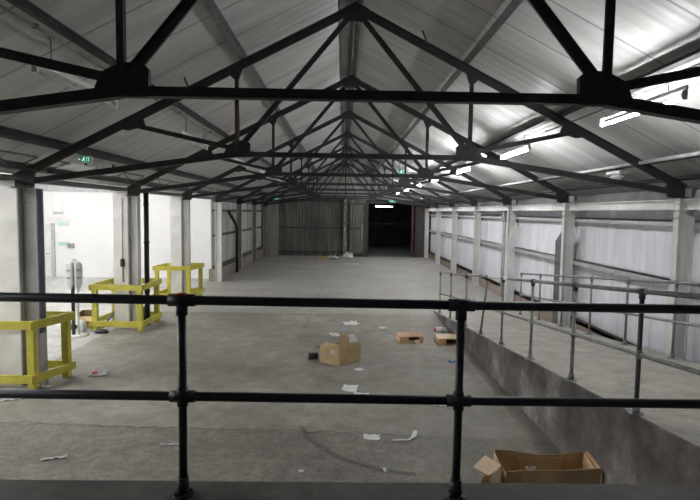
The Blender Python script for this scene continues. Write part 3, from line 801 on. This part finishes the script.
def ramp_rail(label, X, ys, y_end, mat, lean=None, height=1.245, midh=.61, tape=None, yfar=None):
    o = thing('ramp_handrail', label, 'railing', (X, ys[0], ramp_z(ys[0])), 0)
    bz = ramp_z(ys[0])
    def P(y, h): return (0, y - ys[0], .0985 * (16.65 - y) + h - bz)
    yf = yfar or ys[0]
    bm = BM(); tube(bm, [P(yf, height), P(y_end, height)], .026, 12); tr = obj('top_rail', bm, mat, o)
    bm = BM(); tube(bm, [P(yf, midh), P(y_end, midh)], .024, 12); obj('mid_rail', bm, mat, o)
    for k, y in enumerate(ys):
        dy = 0; dm = mat
        if lean is not None and k == lean: dy = -.42
        bm = BM(); a, b_ = V(P(y, .0)), V(P(y + dy, height))
        tube(bm, [a, b_], .023, 12)
        p = obj('post', bm, M['rail_dark'] if k >= len(ys) - 2 and X < 4 else mat, o)
        bm = BM(); flange(bm, 0, y - ys[0], ramp_z(y) - bz + .003, .080, .09, .034); obj('base_flange', bm, mat, p)
        bm = BM(); h = V(P(y + dy, height)); d = V((0, 1, -.0985)).normalized()
        tube(bm, [h - d * .06, h + d * .06], .034, 12); tube(bm, [h - (h - a).normalized() * .075, h], .031, 12)
        obj('tee_fitting', bm, M['rail_dark'] if X < 4 else mat, p)
        bm = BM(); h = a + (b_ - a) * (midh / height)
        tube(bm, [h - d * .05, h + d * .05], .032, 12); tube(bm, [h - V((0, 0, .045)), h + V((0, 0, .045))], .029, 12); obj('cross_fitting', bm, mat, p)
    if tape:
        bm = BM(); a, b_ = tape; n = 9
        pts = [V(P(a + (b_ - a) * j / n, height)) + V((0, 0, .004 * (j % 2))) for j in range(n + 1)]
        tube(bm, pts, [.029 + .004 * (j % 2) for j in range(n + 1)], 10); obj('tape_wrap', bm, M['paper'], tr, label='white tape wrapped round the rail')
ramp_rail('grey tubular handrail along the outer edge of the ramp, one post leaning', RX + .07, [15.75, 14.2, 12.42, 11.05, 9.6, 8.1, 6.62, 5.13, 3.6], 2.4, M['rail_grey'], lean=3, tape=(10.7, 9.3))
ramp_rail('grey tubular handrail along the right wall side of the ramp', 5.21, [15.55, 14.05, 12.6, 11.15, 9.72, 8.3, 6.8, 5.3], 2.4, M['rail_grey'])

# ------------------------------------------------------------------ twin dispenser on a stand
o = thing('dispenser_stand', 'white twin dispenser on a post with a round white base by the loading bay', 'stand', (-6.66, 12.75, 0), .35)
bm = BM(); tube(bm, [(0, 0, 0), (0, 0, .018), (0, 0, .03)], [.30, .30, .05], 24); obj('base', bm, M['white_enamel'], o)
bm = BM(); box(bm, -.075, .0, -.02, .02, .02, 1.25); obj('back_post', bm, M['black_plastic'], o)
bm = BM(); tube(bm, [(.07, 0, .02), (.07, 0, 1.3)], .026, 12); obj('post', bm, M['white_enamel'], o)
for s in (-1, 1):
    bm = BM(); Mx = Matrix.Rotation(s * .35, 4, 'Z')
    def Q(p): return Mx @ V(p)
    prof = [(.075, 0.0), (.088, .1), (.092, .42), (.08, .52), (.05, .56)]
    rings = []
    for w, z in [(.04, -.10), (.05, -.03)] + prof:
        rings.append([bm.verts.new(Q((a * w, -.03 + b_ * w * .75, z)) + V((s * .078, 0, 1.25))) for a, b_ in ((-1, -.7), (-.7, -1), (.7, -1), (1, -.7), (1, .8), (-1, .8))])
    for r1, r2 in zip(rings, rings[1:]):
        for k in range(6): bm.faces.new((r1[k], r1[(k + 1) % 6], r2[(k + 1) % 6], r2[k]))
    bm.faces.new(rings[0]); bm.faces.new(rings[-1])
    h = obj('dispenser', bm, M['white_plastic'], o, .006)
    for z in (.16, .34):
        bm = BM()
        for v in box(bm, -.045, .045, -.112, -.096, z, z + .05): v.co = Q(v.co) + V((s * .078, 0, 1.25))
        obj('window', bm, M['grey_plastic'], h)
bm = BM(); box(bm, -.05, .05, .06, .12, 1.72, 1.88); obj('top_box', bm, M['white_plastic'], o)

# ------------------------------------------------------------------ cartons
def sheet_quad(bm, pts, t=.008):
    """a stiff card panel through four points"""
    p = [V(x) for x in pts]; n = (p[1] - p[0]).cross(p[3] - p[0]).normalized() * t
    A = [bm.verts.new(x) for x in p]; B = [bm.verts.new(x + n) for x in p]
    bm.faces.new(A); bm.faces.new(B[::-1])
    for i in range(4): bm.faces.new((A[i], B[i], B[(i + 1) % 4], A[(i + 1) % 4]))

# upright carton in mid floor
cx, cy = -.2, 10.46
o = thing('cardboard_box', 'open brown carton with an upright flap and white label, in the middle of the floor', 'box', (cx, cy, 0))
U = V((.44, .36, 0)); W = V((-.40, .27, 0)); H = V((0, 0, .34))
c0 = V((0, 0, .004)); c1 = c0 + U; c2 = c0 + W; c3 = c0 + U + W
bm = BM()
sheet_quad(bm, [c0, c1, c1 + H, c0 + H]); sheet_quad(bm, [c2, c0, c0 + H, c2 + H]); sheet_quad(bm, [c3, c2, c2 + H, c3 + H]); sheet_quad(bm, [c1, c3, c3 + H, c1 + H]); sheet_quad(bm, [c0, c2, c3, c1], .006)
obj('body', bm, M['card'], o)
bm = BM(); up = V((-.05, .08, .30))
f = [c0 + H, c1 + H, c1 + H + V((-.13, .03, .28)), c0 + H + V((.02, .10, .29))]
sheet_quad(bm, f); fl = obj('flap', bm, M['card'], o)
bm = BM(); nn = (f[1] - f[0]).cross(f[3] - f[0]).normalized()
def onf(a, b_): return (f[0] * (1 - a) + f[1] * a) * (1 - b_) + (f[3] * (1 - a) + f[2] * a) * b_
off = nn * .022
sheet_quad(bm, [onf(.50, .30) + off, onf(.95, .26) + off, onf(.92, .86) + off, onf(.46, .90) + off], .002); lbp = obj('label_sheet', bm, M['paper'], fl, label='white paper label')
bm = BM(); sheet_quad(bm, [c2 + H, c0 + H, c0 + H + V((.12, .16, .03)), c2 + H + V((.12, .16, .03))]); obj('flap', bm, M['card'], o)
bm = BM(); sheet_quad(bm, [c3 + H, c2 + H, c2 + H + V((-.12, .14, -.10)), c3 + H + V((-.12, .14, -.08))]); obj('flap', bm, M['card_dark'], o)
bm = BM(); sheet_quad(bm, [c2 * .45 + c0 * .55 + H * .62 + V((-.004, -.006, 0)), c2 * .22 + c0 * .78 + H * .62 + V((-.004, -.006, 0)), c2 * .22 + c0 * .78 + H * .9 + V((-.004, -.006, 0)), c2 * .45 + c0 * .55 + H * .9 + V((-.004, -.006, 0))], .002); obj('sticker', bm, M['paper_grey'], o, label='small pale sticker')
bm = BM(); tube(bm, [(-.09, 0, .13), (.0, 0, .13), (.09, 0, .13)], [.07, .065, .07], 14); tube(bm, [(-.09, 0, .13), (-.11, 0, .13)], [.07, .075], 14)
t = tag(obj('plastic_pot', bm, M['black_plastic']), 'black plastic pot lying against the left end of the upright carton', 'pot'); t.location = (-.74, 10.92, -.055); t.rotation_euler = (0, 0, .2)

def flat_carton(label, loc, rz, w, d, h, mat, torn):
    o = thing('cardboard_box', label, 'box', loc, rz)
    bm = BM(); box(bm, 0, w, 0, .008, .003, h) if not torn else None
    if torn:
        box(bm, 0, w * .38, 0, .008, .003, h); box(bm, w * .82, w, 0, .008, .003, h); box(bm, w * .38, w * .60, 0, .008, .003, h * .42)
    box(bm, 0, w, d - .008, d, .003, h); box(bm, 0, .008, 0, d, .003, h); box(bm, w - .008, w, 0, d, .003, h); box(bm, 0, w, 0, d, 0, .006)
    obj('body', bm, mat, o)
    bm = BM(); sheet_quad(bm, [(0, 0, h), (w, 0, h), (w, d, h + .02), (0, d, h + .01)], .008); obj('lid', bm, M['card_pale'] if not torn else mat, o)
    if torn:
        bm = BM(); sheet_quad(bm, [(w * .6, -.002, h * .5), (w * .82, -.002, h * .5), (w * .85, -.10, .012), (w * .62, -.12, .012)], .006); obj('flap', bm, M['card'], o)
    return o
flat_carton('small torn brown carton lying right of the upright one', (1.24, 12.36, 0), .10, .58, .42, .15, M['card_pink'], True)
o = thing('cardboard_box', 'shallow brown carton with open end, half hidden behind the railing post', 'box', (2.13, 12.22, 0), -.05)
bm = BM(); w, d, h = .60, .52, .15
box(bm, 0, .008, 0, d, .006, h); box(bm, w - .008, w, 0, d, .006, h); box(bm, 0, w, d - .008, d, .006, h); box(bm, 0, w, 0, d, 0, .006); box(bm, 0, .2, 0, .008, .006, h)
obj('body', bm, M['card_pink'], o)
bm = BM(); sheet_quad(bm, [(0, 0, h), (w, 0, h), (w, d, h), (0, d, h)], .008); obj('lid', bm, M['card_pale'], o)

# long carton in the corner under the platform
o = thing('cardboard_box', 'long open brown carton lying in the corner between ramp and platform', 'box', (1.675, 5.55, 0), .0)
w, d, h = 1.06, .46, .33
bm = BM()
def wavy(a, b_, z0, hs, t=.008):
    a, b_ = V(a), V(b_); n = len(hs) - 1
    d_ = (b_ - a); nn = V((-d_.y, d_.x, 0)).normalized() * t
    g = [[], [], [], []]
    for j, hh in enumerate(hs):
        p = a + d_ * j / n + nn * (2.0 * math.sin(j * 1.3))
        g[0].append(bm.verts.new(p + V((0, 0, z0)))); g[1].append(bm.verts.new(p + V((0, 0, hh))))
        g[2].append(bm.verts.new(p + nn + V((0, 0, z0)))); g[3].append(bm.verts.new(p + nn + V((0, 0, hh))))
    for j in range(n):
        bm.faces.new((g[0][j], g[0][j + 1], g[1][j + 1], g[1][j])); bm.faces.new((g[2][j + 1], g[2][j], g[3][j], g[3][j + 1]))
        bm.faces.new((g[1][j], g[1][j + 1], g[3][j + 1], g[3][j])); bm.faces.new((g[0][j + 1], g[0][j], g[2][j], g[2][j + 1]))
    for j in (0, n): bm.faces.new((g[0][j], g[1][j], g[3][j], g[2][j]))
wavy((0, 0, 0), (w, .0, 0), .005, [.30, .31, .315, .325, .33, .335, .34])
wavy((0, d, 0), (w, d, 0), .005, [.335, .33, .30, .285, .29, .30, .31])
wavy((0, 0, 0), (0, d, 0), .005, [.27, .30, .33])
wavy((w, 0, 0), (w, d, 0), .005, [.31, .29, .32, .31])
box(bm, 0, w, 0, d, 0, .006)
body = obj('body', bm, M['card'], o)
bm = BM(); sheet_quad(bm, [(.30, d - .03, .06), (w * .72, d - .05, .06), (w * .74, d - .03, .265), (.28, d - .02, .27)], .006); obj('inner_panel', bm, M['card'], o)
bm = BM(); sheet_quad(bm, [(w - .02, .05, .20), (w - .03, d - .04, .20), (w + .01, d - .06, .36), (w + .02, .10, .33)], .006); obj('flap', bm, M['card_pink'], o)
bm = BM(); sheet_quad(bm, [(-.012, .0, .01), (-.012, .14, .30), (-.20, -.06, .28), (-.19, .06, .02)], .006); f1 = obj('flap', bm, M['card_pale'], o, label='pale folded out flap')
bm = BM(); sheet_quad(bm, [(-.02, .15, .30), (-.21, -.05, .285), (-.34, .12, .30), (-.13, .40, .30)], .006); obj('flap_end', bm, M['card_pale'], f1)
bm = BM(); sheet_quad(bm, [(-.02, .2, .01), (-.26, .16, .01), (-.22, .16, .16), (-.02, .2, .20)], .006); obj('flap', bm, M['card_pink'], o)
bm = BM(); bmesh.ops.create_grid(bm, x_segments=5, y_segments=3, size=.5, matrix=Matrix.Diagonal((.12, .07, 1, 1)))
for v in bm.verts: v.co.z = random.uniform(0, .03)
t = obj('tape_scrap', bm, M['paper'], o, label='scrap of shiny tape'); t.location = (.40, d - .075, .14); t.rotation_euler = (1.2, 0, 0)

# ------------------------------------------------------------------ litter
def paper(name, label, cat, x, y, w, d, h, rz, mat, seed, base=0, nx=6, ny=5, group='paper litter on the hall floor'):
    r = random.Random(seed); bm = BM()
    top = [[None] * (ny + 1) for _ in range(nx + 1)]; bot = [[None] * (ny + 1) for _ in range(nx + 1)]
    for i in range(nx + 1):
        for j in range(ny + 1):
            px = (i / nx - .5) * w * (1 + r.uniform(-.12, .12)); py = (j / ny - .5) * d * (1 + r.uniform(-.15, .15))
            z = .002 + abs(r.gauss(0, .45)) * h
            if i in (0, nx) and r.random() < .5: z += h * .3
            top[i][j] = bm.verts.new((px, py, z + .003)); bot[i][j] = bm.verts.new((px, py, z))
    for i in range(nx):
        for j in range(ny):
            bm.faces.new((top[i][j], top[i + 1][j], top[i + 1][j + 1], top[i][j + 1])); bm.faces.new((bot[i][j + 1], bot[i + 1][j + 1], bot[i + 1][j], bot[i][j]))
    for i in range(nx):
        bm.faces.new((top[i][0], bot[i][0], bot[i + 1][0], top[i + 1][0])); bm.faces.new((top[i + 1][ny], bot[i + 1][ny], bot[i][ny], top[i][ny]))
    for j in range(ny):
        bm.faces.new((top[0][j + 1], bot[0][j + 1], bot[0][j], top[0][j])); bm.faces.new((top[nx][j], bot[nx][j], bot[nx][j + 1], top[nx][j + 1]))
    o = tag(obj(name, bm, mat), label, cat, group); o.location = (x, y, base); o.rotation_euler = (0, 0, rz)
    return o
P_ = M['paper']; G_ = M['paper_grey']
paper('paper_sheet', 'crumpled white paper behind the upright carton, farthest of those around it', 'paper', .10, 14.5, .42, .40, .05, .2, P_, 1)
paper('paper_scrap', 'small white scrap just behind the upright carton', 'paper', -.32, 13.1, .22, .30, .05, .4, P_, 2)
paper('paper_scrap', 'thin white scrap on the floor between upright carton and ramp rail', 'paper', .95, 13.95, .2, .2, .04, .3, P_, 3)
paper('paper_sheet', 'white folded paper in front of the upright carton, above the lower rail', 'paper', .01, 9.08, .27, .32, .03, -.15, P_, 4)
paper('paper_scrap', 'narrow white strip just above the lower railing bar', 'paper', .2, 8.82, .25, .08, .02, -.1, P_, 5, nx=5, ny=2)
paper('paper_scrap', 'small white scrap close in front of the upright carton', 'paper', .2, 10.2, .17, .14, .04, .2, P_, 6)
paper('paper_sheet', 'flat white paper below the lower railing bar, left of the torn strip', 'paper', .28, 7.08, .23, .16, .02, -.1, P_, 7)
bm = BM()
pts = [(-.22, -.10), (-.10, -.13), (.0, -.09), (.07, -.03), (.10, .06), (.13, .17)]
for k in range(len(pts) - 1):
    a, b_ = V((*pts[k], .012 + .02 * (k % 2))), V((*pts[k + 1], .012 + .02 * ((k + 1) % 2)))
    bar(bm, a, b_, .03 + .03 * (k > 2), .004)
o = tag(obj('paper_strip', bm, P_), 'torn curling white strip below the lower railing bar', 'paper', 'paper litter on the hall floor'); o.location = (.78, 7.08, 0)
paper('paper_scrap', 'white scrap on the floor partly behind the right railing post', 'paper', 1.42, 8.32, .26, .12, .03, -.1, P_, 9)
paper('paper_scrap', 'grubby paper beside the left guard, at the left picture edge', 'paper', -5.5, 8.42, .28, .20, .03, .2, G_, 10)
paper('paper_scrap', 'tiny white scrap at the corner post of the nearest yellow guard', 'paper', -5.27, 9.0, .12, .12, .03, .2, P_, 11)
paper('paper_strip', 'curved pale strip low on the left, beyond the platform edge', 'paper', -3.72, 6.38, .30, .05, .03, .35, P_, 12, nx=7, ny=1)
paper('paper_strip', 'thin straw like strip left of the left railing post', 'paper', -2.43, 6.8, .24, .03, .012, .05, G_, 13, nx=5, ny=1)
paper('paper_scrap', 'tiny white fleck near the platform edge, left of the right post', 'paper', .38, 6.15, .04, .10, .03, .1, P_, 14, nx=3, ny=3)
paper('paper_scrap', 'tiny pale fleck near the platform edge in mid picture', 'paper', -.62, 6.1, .06, .05, .02, .1, P_, 24, nx=3, ny=3)
o = paper('plastic_wrapper', 'crumpled white and red wrapper on the floor right of the nearest guard', 'wrapper', -4.72, 9.74, .30, .28, .10, .3, P_, 15)
bm = BM(); bmesh.ops.create_icosphere(bm, subdivisions=2, radius=.05, matrix=Matrix.Diagonal((1.2, 1, .5, 1)))
for v in bm.verts: v.co += V((random.uniform(-.012, .012),) * 3)
t = obj('red_fold', bm, M['pink'], o, label='red printed fold'); t.location = (-.06, -.03, .05)
paper('blue_scrap', 'small blue plastic scrap behind the right railing post', 'scrap', 2.18, 10.83, .15, .12, .03, .2, M['blue'], 16)
o = thing('plastic_roll', 'white roll with a pink end lying by the ramp wall', 'roll', (2.44, 13.62, 0), -.12)
bm = BM(); tube(bm, [(-.10, 0, .065), (.16, 0, .065)], .062, 14); obj('roll', bm, M['paper'], o)
bm = BM(); tube(bm, [(-.16, 0, .065), (-.10, 0, .065)], [.055, .064], 14); obj('cap', bm, M['pink'], o, label='pink end cap')
# debris at the far end
bm = BM(); box(bm, -.35, .35, -.2, .2, 0, .10); box(bm, -.25, .4, -.12, .08, .10, .16)
o = tag(obj('timber_offcut', bm, M['timber'], bevel=.01), 'tan board offcuts lying before the far corrugated wall', 'offcut'); o.location = (-1.5, 34.3, 0); o.rotation_euler = (0, 0, .15)
paper('plastic_sheet', 'pale crumpled sheet in the far heap, next to the tan boards', 'sheet', -.70, 34.3, .7, .5, .22, .1, G_, 17)
paper('plastic_sheet', 'white crumpled sheet in the far heap, by the peeling post', 'sheet', .12, 35.0, .6, .7, .40, .5, P_, 18)
paper('plastic_sheet', 'faint pale sheet on the floor in front of the far heap', 'sheet', .40, 31.2, .9, .7, .05, .1, G_, 19)
# heap beside the middle guard
o = thing('cardboard_box', 'battered brown carton against the left side of the middle yellow guard', 'box', (-6.80, 13.72, 0), .2)
bm = BM(); box(bm, -.2, .2, -.2, -.192, .004, .32); box(bm, -.2, .2, .192, .2, .004, .42); box(bm, -.2, -.192, -.2, .2, .004, .42); box(bm, .192, .2, -.2, .2, .004, .30); box(bm, -.2, .2, -.2, .2, 0, .006); obj('body', bm, M['card_dark'], o)
bm = BM(); sheet_quad(bm, [(-.2, -.2, .32), (.2, -.2, .32), (.16, -.33, .22), (-.18, -.32, .20)], .006); obj('flap', bm, M['card'], o)
def lump(name, label, cat, loc, s, mat, seed):
    r = random.Random(seed); bm = BM(); bmesh.ops.create_icosphere(bm, subdivisions=3, radius=1)
    for v in bm.verts:
        k = 1 + .16 * math.sin(v.co.x * 5 + seed) * math.cos(v.co.y * 6) + r.uniform(-.05, .05)
        v.co = V((v.co.x * s[0] * k, v.co.y * s[1] * k, max(-s[2] * .75, v.co.z * s[2] * k)))
    for f in bm.faces: f.smooth = True
    o = tag(obj(name, bm, mat), label, cat); o.location = (loc[0], loc[1], loc[2] + s[2] * .75); return o
lump('plastic_bag', 'scrunched white bag between the dispenser stand and the middle guard', 'bag', (-6.70, 13.16, 0), (.10, .09, .17), M['white_plastic'], 3)
lump('dark_cloth', 'black cloth heap at the left post of the middle guard', 'cloth', (-6.15, 13.02, 0), (.18, .08, .06), M['black_plastic'], 5)
lump('dark_cloth', 'black cloth lump on the floor left of the battered carton', 'cloth', (-7.1, 13.45, 0), (.12, .1, .08), M['black_plastic'], 6)
lump('refuse_sack', 'dark sack inside the middle guard, right of its column', 'bag', (-5.47, 14.18, 0), (.10, .09, .30), M['dark_rail'], 8)
bm = BM(); bar(bm, (-6.32, 13.45, .05), (-6.14, 13.75, .42), .07, .03)
tag(obj('timber_offcut', bm, M['dark_rail']), 'dark board leaning inside the middle guard left of its column', 'offcut')

# ------------------------------------------------------------------ world, camera, view
w = bpy.data.worlds.new('world'); S.world = w; w.use_nodes = True
w.node_tree.nodes['Background'].inputs[0].default_value = (.75, .85, 1, 1)
w.node_tree.nodes['Background'].inputs[1].default_value = .04

cam = bpy.data.cameras.new('camera'); co = bpy.data.objects.new('camera', cam); COL.objects.link(co)
cam.sensor_width = 36; cam.lens = 27.0; cam.clip_end = 200
pit, yaw, roll = .0727, .0148, .0151
cp, sp, cy_, sy_ = math.cos(pit), math.sin(pit), math.cos(yaw), math.sin(yaw)
R0 = V((cy_, -sy_, 0)); F0 = V((sy_ * cp, cy_ * cp, -sp)); U0 = V((sy_ * sp, cy_ * sp, cp))
R1 = R0 * math.cos(roll) + U0 * math.sin(roll); U1 = U0 * math.cos(roll) - R0 * math.sin(roll)
mt = Matrix(((R1.x, U1.x, -F0.x, -.167), (R1.y, U1.y, -F0.y, 0), (R1.z, U1.z, -F0.z, 3.124), (0, 0, 0, 1)))
co.matrix_world = mt
S.camera = co
S.view_settings.view_transform = 'Standard'; S.view_settings.look = 'None'
S.view_settings.exposure = 0.9; S.view_settings.gamma = 1; S.view_settings.use_curve_mapping = False
